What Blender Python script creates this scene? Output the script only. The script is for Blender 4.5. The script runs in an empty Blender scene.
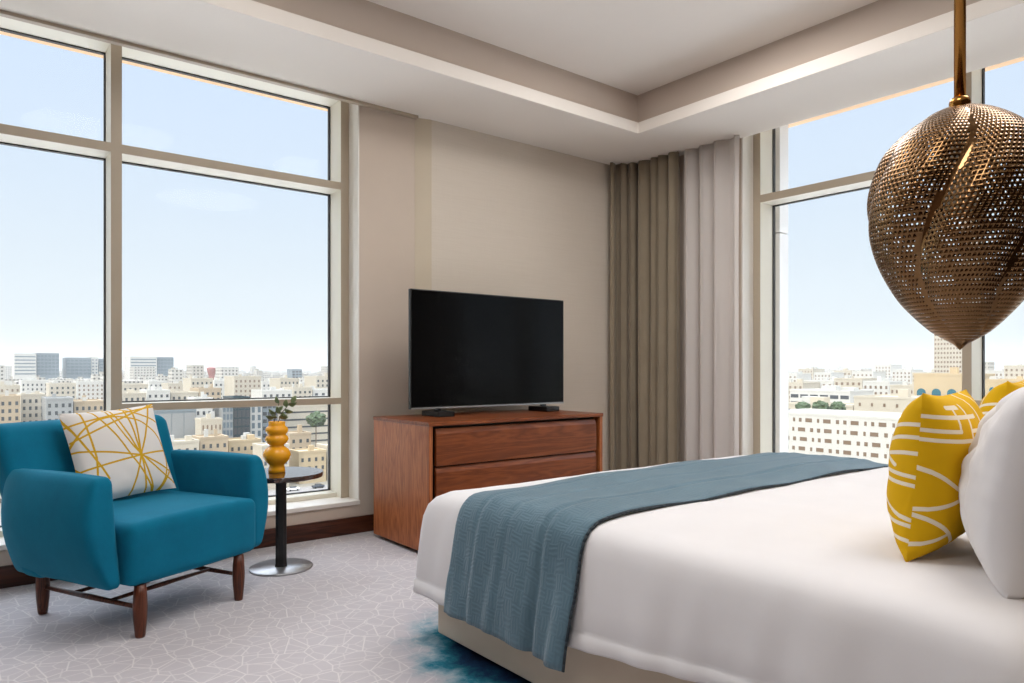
import bpy, bmesh, math, random
from mathutils import Vector, Matrix, noise
random.seed(7)
C = bpy.context.scene.collection
PI = math.pi
H = 1.05            # eye height
F = 713.0           # focal length in pixels of the 1024 wide frame

# ------------------------------------------------------------------ helpers
def ray(px):
    u = (px-512)/F
    return (.6205+.784*u, .7843-.6205*u)
def at_Y(px, py, Y):
    d = ray(px); t = Y/d[1]
    return (d[0]*t, Y, H+(368-py)/F*t)
def at_X(px, py, X):
    d = ray(px); t = X/d[0]
    return (X, d[1]*t, H+(368-py)/F*t)

def link(o, parent=None):
    C.objects.link(o)
    if parent is not None: o.parent = parent
    return o
def mesh_obj(name, verts, faces, mat, parent=None, smooth=False, bevel=0.0, seg=2):
    me = bpy.data.meshes.new(name)
    me.from_pydata([tuple(v) for v in verts], [], faces)
    me.validate(); me.update()
    bm = bmesh.new(); bm.from_mesh(me)
    bmesh.ops.remove_doubles(bm, verts=bm.verts, dist=1e-5)
    bmesh.ops.recalc_face_normals(bm, faces=bm.faces)
    bm.to_mesh(me); bm.free()
    if smooth:
        for p in me.polygons: p.use_smooth = True
    if mat is not None: me.materials.append(mat)
    o = bpy.data.objects.new(name, me)
    link(o, parent)
    if bevel > 0:
        m = o.modifiers.new('bevel', 'BEVEL'); m.width = bevel; m.segments = seg
        m.limit_method = 'ANGLE'; m.angle_limit = math.radians(40)
    return o
class MB:
    def __init__(s): s.v = []; s.f = []
    def add(s, v, f):
        b = len(s.v); s.v += [tuple(x) for x in v]; s.f += [tuple(b+i for i in q) for q in f]
        return s
    def box(s, x0, x1, y0, y1, z0, z1):
        v = [(x, y, z) for z in (z0, z1) for y in (y0, y1) for x in (x0, x1)]
        return s.add(v, [(0,2,3,1),(4,5,7,6),(0,1,5,4),(2,6,7,3),(0,4,6,2),(1,3,7,5)])
    def lathe(s, prof, n=32, cx=0, cy=0, cap=True):
        v = []; f = []
        for r, z in prof:
            for k in range(n):
                a = 2*PI*k/n; v.append((cx+r*math.cos(a), cy+r*math.sin(a), z))
        for i in range(len(prof)-1):
            for k in range(n):
                k2 = (k+1) % n
                f.append((i*n+k, i*n+k2, (i+1)*n+k2, (i+1)*n+k))
        if cap:
            f.append(tuple(range(n-1, -1, -1))); m = (len(prof)-1)*n
            f.append(tuple(m+k for k in range(n)))
        return s.add(v, f)
    def tube(s, p0, p1, r0, r1, n=12, mid=None):
        p0 = Vector(p0); p1 = Vector(p1); d = (p1-p0).normalized()
        a = d.orthogonal().normalized(); b = d.cross(a)
        st = [(0, r0), (1, r1)] if mid is None else [(0, r0), (.5, mid), (1, r1)]
        v = []; f = []
        for t, r in st:
            c = p0.lerp(p1, t)
            for k in range(n):
                q = 2*PI*k/n; v.append(c+a*(r*math.cos(q))+b*(r*math.sin(q)))
        for i in range(len(st)-1):
            for k in range(n):
                k2 = (k+1) % n; f.append((i*n+k, i*n+k2, (i+1)*n+k2, (i+1)*n+k))
        f.append(tuple(range(n-1, -1, -1))); m = (len(st)-1)*n
        f.append(tuple(m+k for k in range(n)))
        return s.add(v, f)
    def grid(s, nu, nv, fn):
        v = [fn(i/nu, j/nv) for j in range(nv+1) for i in range(nu+1)]
        f = [(j*(nu+1)+i, j*(nu+1)+i+1, (j+1)*(nu+1)+i+1, (j+1)*(nu+1)+i) for j in range(nv) for i in range(nu)]
        return s.add(v, f)
    def build(s, name, mat, parent=None, smooth=False, bevel=0.0, seg=2):
        return mesh_obj(name, s.v, s.f, mat, parent, smooth, bevel, seg)
def rounded_box(hx, hy, hz, r, n=4, m=8, deform=None):
    """a box with round edges, centred on the origin, as a dense quad mesh"""
    def ax(h):
        a = [-h+r*(1-math.cos(PI/2*i/n)) for i in range(n)]
        b = [-(h-r)+2*(h-r)*i/m for i in range(m+1)]
        return a+b+[-x for x in reversed(a)]
    X, Y, Z = ax(hx), ax(hy), ax(hz)
    mb = MB()
    def fix(p):
        q = Vector([max(-(h-r), min(h-r, c)) for c, h in zip(p, (hx, hy, hz))])
        d = Vector(p)-q
        o = q+d.normalized()*r if d.length > 1e-9 else Vector(p)
        return deform(o) if deform else o
    def face(U, V, mk):
        nu, nv = len(U), len(V)
        v = [fix(mk(a, b)) for b in V for a in U]
        f = [(j*nu+i, j*nu+i+1, (j+1)*nu+i+1, (j+1)*nu+i) for j in range(nv-1) for i in range(nu-1)]
        mb.add(v, f)
    for sgn in (-1, 1):
        face(X, Y, lambda a, b: (a, b, sgn*hz))
        face(X, Z, lambda a, b: (a, sgn*hy, b))
        face(Y, Z, lambda a, b: (sgn*hx, a, b))
    return mb
def empty(name, loc=(0, 0, 0), rz=0.0):
    o = bpy.data.objects.new(name, None); o.empty_display_size = .1
    o.location = loc; o.rotation_euler = (0, 0, rz)
    return link(o)
def tag(o, label, cat, group=None, kind=None):
    o['label'] = label; o['category'] = cat
    if group: o['group'] = group
    if kind: o['kind'] = kind
    return o
def thing(name, label, cat, loc=(0, 0, 0), rz=0.0, group=None):
    return tag(empty(name, loc, rz), label, cat, group)
def struct(o): o['kind'] = 'structure'; return o
def smoothstep(a, b, x):
    t = max(0, min(1, (x-a)/(b-a))); return t*t*(3-2*t)

# ------------------------------------------------------------------ materials
def srgb(r, g, b):
    f = lambda c: (c/255/12.92) if c/255 <= .04045 else ((c/255+.055)/1.055)**2.4
    return (f(r), f(g), f(b), 1)
class N:
    def __init__(s, name):
        s.m = bpy.data.materials.new(name); s.m.use_nodes = True
        s.t = s.m.node_tree; s.n = s.t.nodes; s.l = s.t.links
        s.p = s.n['Principled BSDF']; s.out = s.n['Material Output']
    def new(s, typ, **kw):
        x = s.n.new(typ)
        for k, v in kw.items(): setattr(x, k, v)
        return x
    def put(s, sock, v):
        if isinstance(v, bpy.types.NodeSocket): s.l.new(v, sock)
        else: sock.default_value = v
    def math(s, op, a, b=None, c=None, clamp=False):
        x = s.new('ShaderNodeMath', operation=op); x.use_clamp = clamp
        for i, q in enumerate((a, b, c)):
            if q is not None: s.put(x.inputs[i], q)
        return x.outputs[0]
    def vmath(s, op, a, b=None, scale=None):
        x = s.new('ShaderNodeVectorMath', operation=op)
        s.put(x.inputs[0], a)
        if b is not None: s.put(x.inputs[1], b)
        if scale is not None: s.put(x.inputs['Scale'], scale)
        return x.outputs['Value'] if op in ('LENGTH', 'DOT_PRODUCT', 'DISTANCE') else x.outputs[0]
    def mix(s, fac, a, b):
        x = s.new('ShaderNodeMix', data_type='RGBA')
        s.put(x.inputs[0], fac); s.put(x.inputs[6], a); s.put(x.inputs[7], b)
        return x.outputs[2]
    def ramp(s, fac, stops):
        x = s.new('ShaderNodeValToRGB'); s.put(x.inputs[0], fac)
        e = x.color_ramp.elements
        e[0].position, e[0].color = stops[0]; e[1].position, e[1].color = stops[-1]
        for p, c in stops[1:-1]:
            q = e.new(p); q.color = c
        return x.outputs[0]
    def coord(s, which='Object'): return s.new('ShaderNodeTexCoord').outputs[which]
    def mapping(s, v, scale=(1, 1, 1), rot=(0, 0, 0), loc=(0, 0, 0)):
        x = s.new('ShaderNodeMapping'); s.l.new(v, x.inputs[0])
        x.inputs['Location'].default_value = loc; x.inputs['Rotation'].default_value = rot; x.inputs['Scale'].default_value = scale
        return x.outputs[0]
    def noise(s, v, scale, detail=3, rough=.55, dist=0.0):
        x = s.new('ShaderNodeTexNoise'); s.l.new(v, x.inputs['Vector'])
        x.inputs['Scale'].default_value = scale; x.inputs['Detail'].default_value = detail
        x.inputs['Roughness'].default_value = rough; x.inputs['Distortion'].default_value = dist
        return x.outputs[0]
    def bump(s, h, strength=.2, dist=.01):
        x = s.new('ShaderNodeBump'); s.l.new(h, x.inputs['Height'])
        x.inputs['Strength'].default_value = strength; x.inputs['Distance'].default_value = dist
        s.l.new(x.outputs[0], s.p.inputs['Normal'])
    def base(s, c, rough=.5, metal=0.0, spec=.5):
        s.put(s.p.inputs['Base Color'], c); s.put(s.p.inputs['Roughness'], rough)
        s.p.inputs['Metallic'].default_value = metal; s.p.inputs['Specular IOR Level'].default_value = spec
        return s
def plain(name, c, rough=.5, metal=0.0, spec=.5, var=.06, vs=6.0, bump=0.0, bs=80.0):
    k = N(name); co = k.coord()
    f = k.noise(co, vs, 3)
    lo = tuple(x*(1-var) for x in c[:3])+(1,); hi = tuple(min(1, x*(1+var)) for x in c[:3])+(1,)
    k.base(k.mix(f, lo, hi), rough, metal, spec)
    if bump: k.bump(k.noise(co, bs, 2), bump, .003)
    return k.m
def sdf_lines(k, p2, items):
    """shortest distance (node socket) from the flat point p2 to segments and arcs"""
    best = None
    for it in items:
        if it[0] == 's':
            a = Vector((it[1], it[2], 0)); b = Vector((it[3], it[4], 0)); ba = b-a
            pa = k.vmath('SUBTRACT', p2, tuple(a))
            h = k.math('DIVIDE', k.vmath('DOT_PRODUCT', pa, tuple(ba)), ba.length_squared, clamp=True)
            d = k.vmath('LENGTH', k.vmath('SUBTRACT', pa, k.vmath('SCALE', tuple(ba), scale=h)))
        else:
            d = k.math('ABSOLUTE', k.math('SUBTRACT', k.vmath('DISTANCE', p2, (it[1], it[2], 0)), it[3]))
        best = d if best is None else k.math('MINIMUM', best, d)
    return best
def flat_xy(k):
    return k.vmath('MULTIPLY', k.coord(), (1, 1, 0))

def m_wallpaper():
    k = N('grasscloth wallpaper'); co = k.coord()
    n1 = k.noise(k.mapping(co, (1.5, 1.5, 90)), 3, 4, .6)
    n2 = k.noise(k.mapping(co, (60, 60, 2)), 3, 2)
    f = k.math('ADD', k.math('MULTIPLY', n1, .7), k.math('MULTIPLY', n2, .3))
    k.base(k.mix(f, srgb(203, 191, 176), srgb(222, 212, 199)), .8, spec=.2)
    k.bump(f, .12, .002); return k.m
def m_wood(name, dark, mid, light, axis='x', rough=.35, scale=1.0):
    k = N(name); co = k.coord()
    sc = {'x': (.5, 6, 6), 'y': (6, .5, 6), 'z': (6, 6, .5)}[axis]
    mp = k.mapping(co, tuple(c*scale for c in sc))
    n = k.noise(mp, 1.6, 4, .55, .6)
    rings = k.math('FRACT', k.math('MULTIPLY', n, 9))
    tri = k.math('ABSOLUTE', k.math('SUBTRACT', k.math('MULTIPLY', rings, 2), 1))
    fib = k.noise(k.mapping(co, tuple(c*scale*14 for c in sc)), 2, 3)
    f = k.math('ADD', k.math('MULTIPLY', tri, .55), k.math('MULTIPLY', fib, .45))
    k.base(k.ramp(f, [(.15, dark), (.5, mid), (.9, light)]), rough, spec=.9 if rough < .1 else .4)
    k.bump(fib, .05, .001); return k.m
def m_velvet():
    k = N('teal velvet'); co = k.coord()
    f = k.math('ADD', k.math('MULTIPLY', k.noise(co, 7, 4, .6), .7), k.math('MULTIPLY', k.noise(co, 260, 2), .3))
    k.base(k.mix(f, srgb(2, 89, 117), srgb(8, 121, 153)), .85, spec=.15)
    k.p.inputs['Sheen Weight'].default_value = .22; k.p.inputs['Sheen Roughness'].default_value = .45
    k.p.inputs['Sheen Tint'].default_value = srgb(120, 205, 225)
    k.bump(k.noise(co, 420, 2), .1, .001); return k.m
def m_linen(name, a, b, rough=.8, sheen=.15):
    k = N(name); co = k.coord()
    f = k.noise(co, 5, 3)
    k.base(k.mix(f, a, b), rough, spec=.2); k.p.inputs['Sheen Weight'].default_value = sheen
    w = k.noise(co, 500, 2); k.bump(w, .08, .001); return k.m
def m_line_cushion():
    k = N('white linen with ochre lines'); p = flat_xy(k)
    it = [('c', .56, .30, .60), ('s', -.22, .14, .22, .20), ('s', -.10, .22, .10, -.22), ('s', -.14, .22, -.13, -.02),
          ('s', -.13, -.02, -.16, -.22), ('s', .06, -.04, -.02, .22), ('s', .06, -.04, .05, .22), ('s', .06, -.04, .09, .22),
          ('s', .06, -.04, .19, .22), ('s', .06, -.04, .22, -.03), ('s', .06, -.04, .22, -.15), ('s', .06, -.04, .06, -.22),
          ('s', .06, -.04, -.02, -.22), ('s', .06, -.04, .10, -.22), ('s', .06, -.04, -.22, .03), ('s', .06, -.04, -.22, -.07),
          ('s', -.22, .20, -.10, -.12), ('c', -.02, -.05, .21), ('s', -.22, -.02, -.13, -.22), ('s', .0, .22, .22, .10),
          ('s', .12, -.22, .22, -.10), ('s', -.2, .07, .22, .215)]
    d = sdf_lines(k, p, it)
    fac = k.math('LESS_THAN', d, .0042)
    k.base(k.mix(fac, srgb(224, 220, 216), srgb(205, 160, 30)), .8, spec=.2)
    k.bump(k.noise(k.coord(), 400, 2), .1, .001); return k.m
def m_yellow_cushion():
    k = N('mustard cotton with white lines'); p = flat_xy(k)
    it = []
    S = lambda *a: it.append(('s',)+a)
    # one face
    S(-.21, .147, .0, .147); S(-.15, .168, -.09, .168); S(-.124, .168, -.124, .115); S(-.21, .115, -.12, .115); S(-.065, .115, .0, .115)
    S(-.21, .093, -.062, .093); S(-.062, .17, -.068, .06); S(-.068, .06, -.085, -.006); S(-.085, -.006, -.02, .01)
    S(-.196, .031, -.107, -.033); S(-.107, -.033, -.02, -.085); S(-.215, -.081, -.107, -.04); S(-.107, -.04, -.076, -.012)
    S(-.2, -.079, -.127, -.126); S(-.127, -.126, -.085, -.155); S(-.2, -.156, -.127, -.126); S(.05, .2, .05, -.05); S(.0, -.02, .2, -.10)
    S(.05, .06, .21, .10); S(-.02, -.17, .2, -.15); S(.1, -.05, .12, -.21); S(.12, .21, .12, .08)
    d1 = sdf_lines(k, p, it); it.clear()
    # the other face
    S(-.13, .19, -.10, .0); S(-.06, .16, -.075, .0); S(-.21, .0, .02, .012); S(-.21, -.02, .02, -.012); S(-.02, -.02, -.19, -.10)
    S(-.21, -.115, .02, -.10); S(-.21, -.15, .02, -.135); S(-.21, .10, -.05, .06); S(-.21, .13, -.05, .09); S(-.2, .06, -.08, .03); S(-.16, .02, -.04, .08)
    S(.02, .2, .08, -.2); S(.0, .1, .2, .1); S(.1, .0, .21, -.12)
    d2 = sdf_lines(k, p, it)
    sz = k.new('ShaderNodeSeparateXYZ'); k.l.new(k.coord(), sz.inputs[0])
    up_ = k.math('GREATER_THAN', sz.outputs[2], 0)
    d = k.math('ADD', k.math('MULTIPLY', d1, up_), k.math('MULTIPLY', d2, k.math('SUBTRACT', 1, up_)))
    fac = k.math('LESS_THAN', d, .0046)
    k.base(k.mix(fac, srgb(220, 172, 10), srgb(238, 226, 205)), .8, spec=.2)
    k.bump(k.noise(k.coord(), 400, 2), .1, .001); return k.m
def m_runner():
    k = N('slate blue quilted throw'); co = k.coord()
    # stitched blocks of short parallel ridges, alternating direction
    sp = k.new('ShaderNodeSeparateXYZ'); k.l.new(co, sp.inputs[0])
    wob = k.math('MULTIPLY', k.math('SUBTRACT', k.noise(co, 9, 3), .5), .05)
    along = k.math('ADD', k.math('ADD', sp.outputs[0], sp.outputs[2]), wob)
    across = k.math('ADD', sp.outputs[1], wob)
    def bands(x, per): return k.math('SINE', k.math('MULTIPLY', x, 2*PI/per))
    chk = k.math('MULTIPLY', k.math('SIGN', bands(along, .10)), k.math('SIGN', bands(across, .085)))
    h = k.math('ADD', k.math('MULTIPLY', bands(across, .013), k.math('GREATER_THAN', chk, 0)), k.math('MULTIPLY', bands(along, .016), k.math('LESS_THAN', chk, 0)))
    h = k.math('ADD', k.math('MULTIPLY', h, .5), .5)
    c = k.mix(k.noise(co, 9, 3), srgb(76, 104, 119), srgb(98, 127, 141))
    k.base(k.mix(k.math('MULTIPLY', h, .16), c, srgb(62, 86, 99)), .7, spec=.25)
    k.p.inputs['Sheen Weight'].default_value = .25
    k.bump(h, .22, .004); return k.m
def m_carpet():
    k = N('lilac grey carpet with crackle lines and blue dye blot'); co = k.coord()
    wob = k.noise(co, 3.2, 3)
    dv = k.vmath('ADD', co, k.vmath('SCALE', k.vmath('SUBTRACT', k.new('ShaderNodeTexNoise').outputs[1], (.5, .5, .5)), scale=.1))
    def edges(scale, w, off):
        v = k.new('ShaderNodeTexVoronoi', feature='DISTANCE_TO_EDGE', voronoi_dimensions='2D')
        k.l.new(k.mapping(dv, loc=off), v.inputs['Vector']); v.inputs['Scale'].default_value = scale; v.inputs['Randomness'].default_value = 1
        return k.math('SUBTRACT', 1, k.math('DIVIDE', v.outputs['Distance'], w, clamp=True))
    e = k.math('MAXIMUM', edges(9.5, .04, (0, 0, 0)), k.math('MULTIPLY', edges(14, .06, (3, 1, 0)), .6))
    pile = k.noise(co, 330, 2); patch = k.noise(co, 1.3, 3)
    streak = k.noise(k.mapping(co, (20, 90, 1), rot=(0, 0, .5)), 1.4, 3)
    b = k.mix(patch, srgb(186, 181, 186), srgb(208, 204, 207))
    b = k.mix(k.math('MULTIPLY', streak, .3), b, srgb(170, 164, 168))
    b = k.mix(k.math('MULTIPLY', e, .62), b, srgb(238, 234, 230))
    # dye blot spreading from under the bed corner
    big = k.noise(co, 5.5, 5, .62); fine = k.noise(co, 26, 4, .7)
    q = k.vmath('MULTIPLY', k.vmath('SUBTRACT', co, (1.74, 2.03, 0)), (1.0, .80, 0))
    d = k.vmath('LENGTH', q)
    d = k.math('ADD', d, k.math('ADD', k.math('MULTIPLY', k.math('SUBTRACT', big, .5), .34), k.math('MULTIPLY', k.math('SUBTRACT', fine, .5), .12)))
    stain = k.ramp(d, [(.0, srgb(6, 18, 40)), (.22, srgb(4, 24, 58)), (.29, srgb(6, 62, 98)), (.34, srgb(24, 112, 132)), (.41, srgb(132, 160, 172)), (.5, srgb(180, 178, 186)), (.56, srgb(190, 185, 188))])
    am = k.math('SUBTRACT', 1, k.math('DIVIDE', k.math('SUBTRACT', d, .40), .15, clamp=True))
    b = k.mix(am, b, stain)
    b = k.mix(k.math('MULTIPLY', pile, .14), b, srgb(130, 124, 128))
    k.base(b, .95, spec=.05)
    k.bump(k.math('ADD', pile, k.math('MULTIPLY', e, .6)), .35, .004); return k.m
def m_glass():
    k = N('clear window glass'); k.n.remove(k.p)
    tr = k.new('ShaderNodeBsdfTransparent'); tr.inputs[0].default_value = (.975, .985, .985, 1)
    gl = k.new('ShaderNodeBsdfGlossy'); gl.inputs['Roughness'].default_value = .0
    fr = k.new('ShaderNodeFresnel'); fr.inputs[0].default_value = 1.12
    mx = k.new('ShaderNodeMixShader'); k.l.new(fr.outputs[0], mx.inputs[0])
    k.l.new(tr.outputs[0], mx.inputs[1]); k.l.new(gl.outputs[0], mx.inputs[2]); k.l.new(mx.outputs[0], k.out.inputs[0])
    return k.m
def m_sheer(name, col, tr_fac, tl):
    k = N(name); k.n.remove(k.p)
    d = k.new('ShaderNodeBsdfDiffuse'); d.inputs[0].default_value = col
    t = k.new('ShaderNodeBsdfTranslucent'); t.inputs[0].default_value = col
    tp = k.new('ShaderNodeBsdfTransparent')
    m1 = k.new('ShaderNodeMixShader'); m1.inputs[0].default_value = tl
    k.l.new(d.outputs[0], m1.inputs[1]); k.l.new(t.outputs[0], m1.inputs[2])
    m2 = k.new('ShaderNodeMixShader'); m2.inputs[0].default_value = tr_fac
    k.l.new(m1.outputs[0], m2.inputs[1]); k.l.new(tp.outputs[0], m2.inputs[2]); k.l.new(m2.outputs[0], k.out.inputs[0])
    return k.m
def m_emit(name, col, s):
    k = N(name); k.base(col, .4); k.p.inputs['Emission Color'].default_value = col; k.p.inputs['Emission Strength'].default_value = s
    return k.m
def m_brass(name, col, rough):
    k = N(name); co = k.coord()
    k.base(k.mix(k.noise(co, 9, 3), tuple(x*.8 for x in col[:3])+(1,), col), k.math('ADD', rough-.05, k.math('MULTIPLY', k.noise(co, 60, 2), .1)), 1.0)
    return k.m
def m_facade(name, a, b, glass, fx=3.4, fz=3.3, wx=.45, wz=.45, glassrough=.25):
    """a plain rendered facade with window rows, used for far blocks; the pattern lies on upright faces only"""
    k = N(name); g = k.new('ShaderNodeNewGeometry')
    pos = g.outputs['Position']
    sep = k.new('ShaderNodeSeparateXYZ'); k.l.new(pos, sep.inputs[0])
    ns = k.new('ShaderNodeSeparateXYZ'); k.l.new(g.outputs['True Normal'], ns.inputs[0])
    h = k.math('MULTIPLY', k.math('ADD', k.math('MULTIPLY', sep.outputs[0], k.math('ABSOLUTE', ns.outputs[1])), k.math('MULTIPLY', sep.outputs[1], k.math('ABSOLUTE', ns.outputs[0]))), 1/fx)
    rnd = g.outputs['Random Per Island']
    h = k.math('ADD', h, k.math('MULTIPLY', rnd, 7.3)); v = k.math('DIVIDE', sep.outputs[2], fz)
    inx = k.math('LESS_THAN', k.math('ABSOLUTE', k.math('SUBTRACT', k.math('FRACT', h), .5)), wx/2)
    inz = k.math('LESS_THAN', k.math('ABSOLUTE', k.math('SUBTRACT', k.math('FRACT', v), .5)), wz/2)
    up = k.math('LESS_THAN', k.math('ABSOLUTE', ns.outputs[2]), .5)
    w = k.math('MULTIPLY', k.math('MULTIPLY', inx, inz), up)
    wall = k.mix(rnd, a, b)
    wall = k.mix(k.math('MULTIPLY', k.noise(pos, .12, 3), .3), wall, tuple(x*.75 for x in b[:3])+(1,))
    k.base(k.mix(w, wall, glass), k.math('SUBTRACT', .85, k.math('MULTIPLY', w, .85-glassrough)), spec=.3)
    return k.m

WALLP = m_wallpaper()
PAINT = plain('warm beige wall paint', srgb(206, 191, 176), .8, spec=.2, var=.03, bump=.05)
STRIP = plain('straw wall strip', srgb(206, 193, 172), .7, spec=.2, var=.03)
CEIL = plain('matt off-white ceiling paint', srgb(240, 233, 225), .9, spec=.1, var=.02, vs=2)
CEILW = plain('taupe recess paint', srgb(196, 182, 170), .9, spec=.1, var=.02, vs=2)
TRIM = plain('window lit cream aluminium', srgb(236, 231, 216), .4, spec=.4, var=.02)  # brightened: outside light on the frame sides is put into this colour
TRIMF = plain('taupe coated aluminium', srgb(180, 166, 146), .45, spec=.4, var=.02)
GASK = plain('black rubber gasket', srgb(48, 46, 42), .6)
SILL = plain('white sill board', srgb(236, 232, 224), .4, var=.02)
BASEB = m_wood('dark walnut skirting', srgb(44, 22, 14), srgb(74, 38, 24), srgb(92, 50, 32), 'x', .3)
CARPET = m_carpet()
GLASS = m_glass()
EXTW = plain('white exterior cladding', srgb(228, 226, 224), .6, var=.03)
EXTP = plain('peach exterior render', srgb(214, 176, 138), .8, var=.03)
WALN = m_wood('reddish walnut', srgb(98, 45, 15), srgb(122, 61, 25), srgb(140, 77, 37), 'x', .38, 1.0)
WALN_LIT = m_wood('window lit walnut upright grain', srgb(130, 68, 34), srgb(164, 94, 52), srgb(182, 112, 66), 'z', .4, 1.6)  # lighter than the fronts: window light on the side panels put into the colour
DGAP = plain('black shadow gap', srgb(16, 10, 8), .6)
LEGW = m_wood('dark stained beech', srgb(50, 22, 12), srgb(84, 40, 22), srgb(108, 56, 32), 'z', .35, 2)
VELV = m_velvet()
LINEC = m_line_cushion()
YELC = m_yellow_cushion()
DUVET = m_linen('white cotton duvet', srgb(224, 222, 223), srgb(233, 231, 232))
PILW = m_linen('white cotton pillowcase', srgb(224, 222, 223), srgb(233, 231, 232))
BEDB = m_linen('cream upholstered bed base', srgb(206, 192, 172), srgb(216, 203, 184), .75)
RUN = m_runner()
PIPE = plain('dark slate piping', srgb(38, 50, 58), .7)
DRAPE = m_linen('olive taupe drape', srgb(138, 126, 107), srgb(158, 145, 125), .8, .2)
SHEER = m_sheer('white sheer voile', (.88, .84, .81, 1), .05, .42)
TVB = plain('black television plastic', srgb(14, 14, 15), .35)
TVS = plain('glossy black screen', srgb(3, 4, 6), .14, spec=.12, var=.0)
BRASS = m_brass('antique brass', srgb(146, 112, 76), .09)
RODB = m_brass('polished brass rod', srgb(196, 140, 72), .18)
BLACKM = plain('black powder coated steel', srgb(22, 22, 23), .4, spec=.4)
TABTOP = m_wood('dark stained table top', srgb(40, 26, 20), srgb(62, 42, 34), srgb(78, 56, 46), 'x', .05)
STEELB = plain('satin grey steel base', srgb(170, 170, 172), .3, .85)
CERAM = plain('mustard glazed ceramic', srgb(238, 164, 18), .25, spec=.5, var=.05)
LEAF = plain('grey green eucalyptus leaf', srgb(118, 132, 88), .45, var=.3, vs=30)
STEM = plain('brown twig', srgb(84, 74, 48), .7)

# ------------------------------------------------------------------ room shell
XL, YB = -2.3, -1.7          # unseen sides of the room
YN, XE = 4.18, 4.58          # inner faces of the television wall and of the right hand window wall
struct(MB().box(XL-.2, XE+.4, YB-.2, YN+.42, -.25, 0).build('floor', CARPET))
wn = MB()
wn.box(XL, 2.063, YN, YN+.42, 0, .18)
wn.box(2.063, XE+.4, YN, YN+.42, 0, 2.84)
wn.box(XL-.2, -1.957, YN, YN+.42, .18, 2.84)
struct(wn.build('wall_north', PAINT))
struct(MB().add([(2.472, YN, 0), (2.583, YN-.03, 0), (XE, YN-.03, 0), (XE, YN, 0), (2.472, YN, 2.745), (2.583, YN-.03, 2.745), (XE, YN-.03, 2.745), (XE, YN, 2.745)],
    [(0, 1, 5, 4), (1, 2, 6, 5), (2, 3, 7, 6), (3, 0, 4, 7), (0, 3, 2, 1), (4, 5, 6, 7)]).build('wall_panel', WALLP))
struct(MB().add([(2.470, YN-.001, .105), (2.580, YN-.031, .105), (2.584, YN-.031, .105), (2.584, YN-.002, .105), (2.470, YN-.001, 2.742), (2.580, YN-.031, 2.742), (2.584, YN-.031, 2.742), (2.584, YN-.002, 2.742)],
    [(0, 1, 5, 4), (1, 2, 6, 5), (2, 3, 7, 6), (3, 0, 4, 7), (0, 3, 2, 1), (4, 5, 6, 7)]).build('trim_1', STRIP))
we = MB()
we.box(XE, XE+.4, YB, 3.068, 0, .18)
we.box(XE, XE+.4, 3.068, YN, 0, 3.0)
we.box(XE, XE+.4, YB-.2, .27, .18, 3.0)
struct(we.build('wall_east', PAINT))
struct(MB().box(XL-.2, XL, YB-.2, YN, 0, 3.3).build('wall_west', plain('oak panelled wall', srgb(132, 114, 100), .7, spec=.2)))
struct(MB().box(XL, XE+.4, YB-.2, YB, 0, 3.3).build('wall_south', plain('dark taupe fabric wall', srgb(72, 62, 56), .9, spec=.1)))
# tray ceiling: soffit ring with a lip, recess walls set back, upper panel
ox0, ox1, oy0, oy1 = -1.5, 3.9, -.9, 3.465
def ring(mb, a, b, z0, z1):      # a outer rect, b inner rect
    (X0, X1, Y0, Y1), (x0, x1, y0, y1) = a, b
    v = []
    for z in (z0, z1):
        v += [(X0, Y0, z), (X1, Y0, z), (X1, Y1, z), (X0, Y1, z), (x0, y0, z), (x1, y0, z), (x1, y1, z), (x0, y1, z)]
    f = []
    for i in range(4):
        j = (i+1) % 4
        f += [(i, j, 4+j, 4+i), (8+i, 12+i, 12+j, 8+j), (i, 8+i, 8+j, j), (4+i, 4+j, 12+j, 12+i)]
    return mb.add(v, f)
struct(ring(MB(), (XL, XE, YB, YN), (ox0, ox1, oy0, oy1), 2.74, 2.82).build('ceiling_soffit', CEIL, bevel=.004))
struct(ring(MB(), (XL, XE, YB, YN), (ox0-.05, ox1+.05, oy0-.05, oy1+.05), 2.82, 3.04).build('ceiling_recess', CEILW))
struct(MB().box(XL, XE, YB, YN, 3.04, 3.26).build('ceiling', CEIL))
struct(MB().box(XL-.2, XE+.55, YB-.2, YN+.57, 3.26, 3.5).build('roof_slab', EXTW))
struct(MB().box(XL-.2, XE+.4, YN, YN+.42, 2.84, 3.26).build('wall_north_lintel', CEIL))
struct(MB().box(XE, XE+.4, YB-.2, YN, 3.0, 3.26).build('wall_east_lintel', CEIL))
struct(MB().box(XL-.2, XE+.72, YN+.50, YN+.72, 2.916, 3.5).build('exterior_fascia', EXTP))
struct(MB().box(XE+.50, XE+.72, YB-.2, YN+.5, 2.98, 3.5).build('exterior_fascia', EXTP))
struct(MB().box(XE+.4, XE+.52, 3.0, YN+.42, -4, 2.08).box(XE+.4, XE+.52, 3.0, YN+.42, 2.09, 3.3).build('exterior_pier', EXTW))
# added white slab, unseen below both windows, bounces daylight up to the ceiling
struct(MB().add([(x, y, z) for z in (-9, -5.2) for x, y in ((-14, 5.2), (5.4, 5.2), (5.4, -10), (24, -10), (24, 24), (-14, 24))], [(5, 4, 3, 2, 1, 0), (6, 7, 8, 9, 10, 11)]+[(i, (i+1) % 6, 6+(i+1) % 6, 6+i) for i in range(6)]).build('bounce_slab', EXTW))
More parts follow.
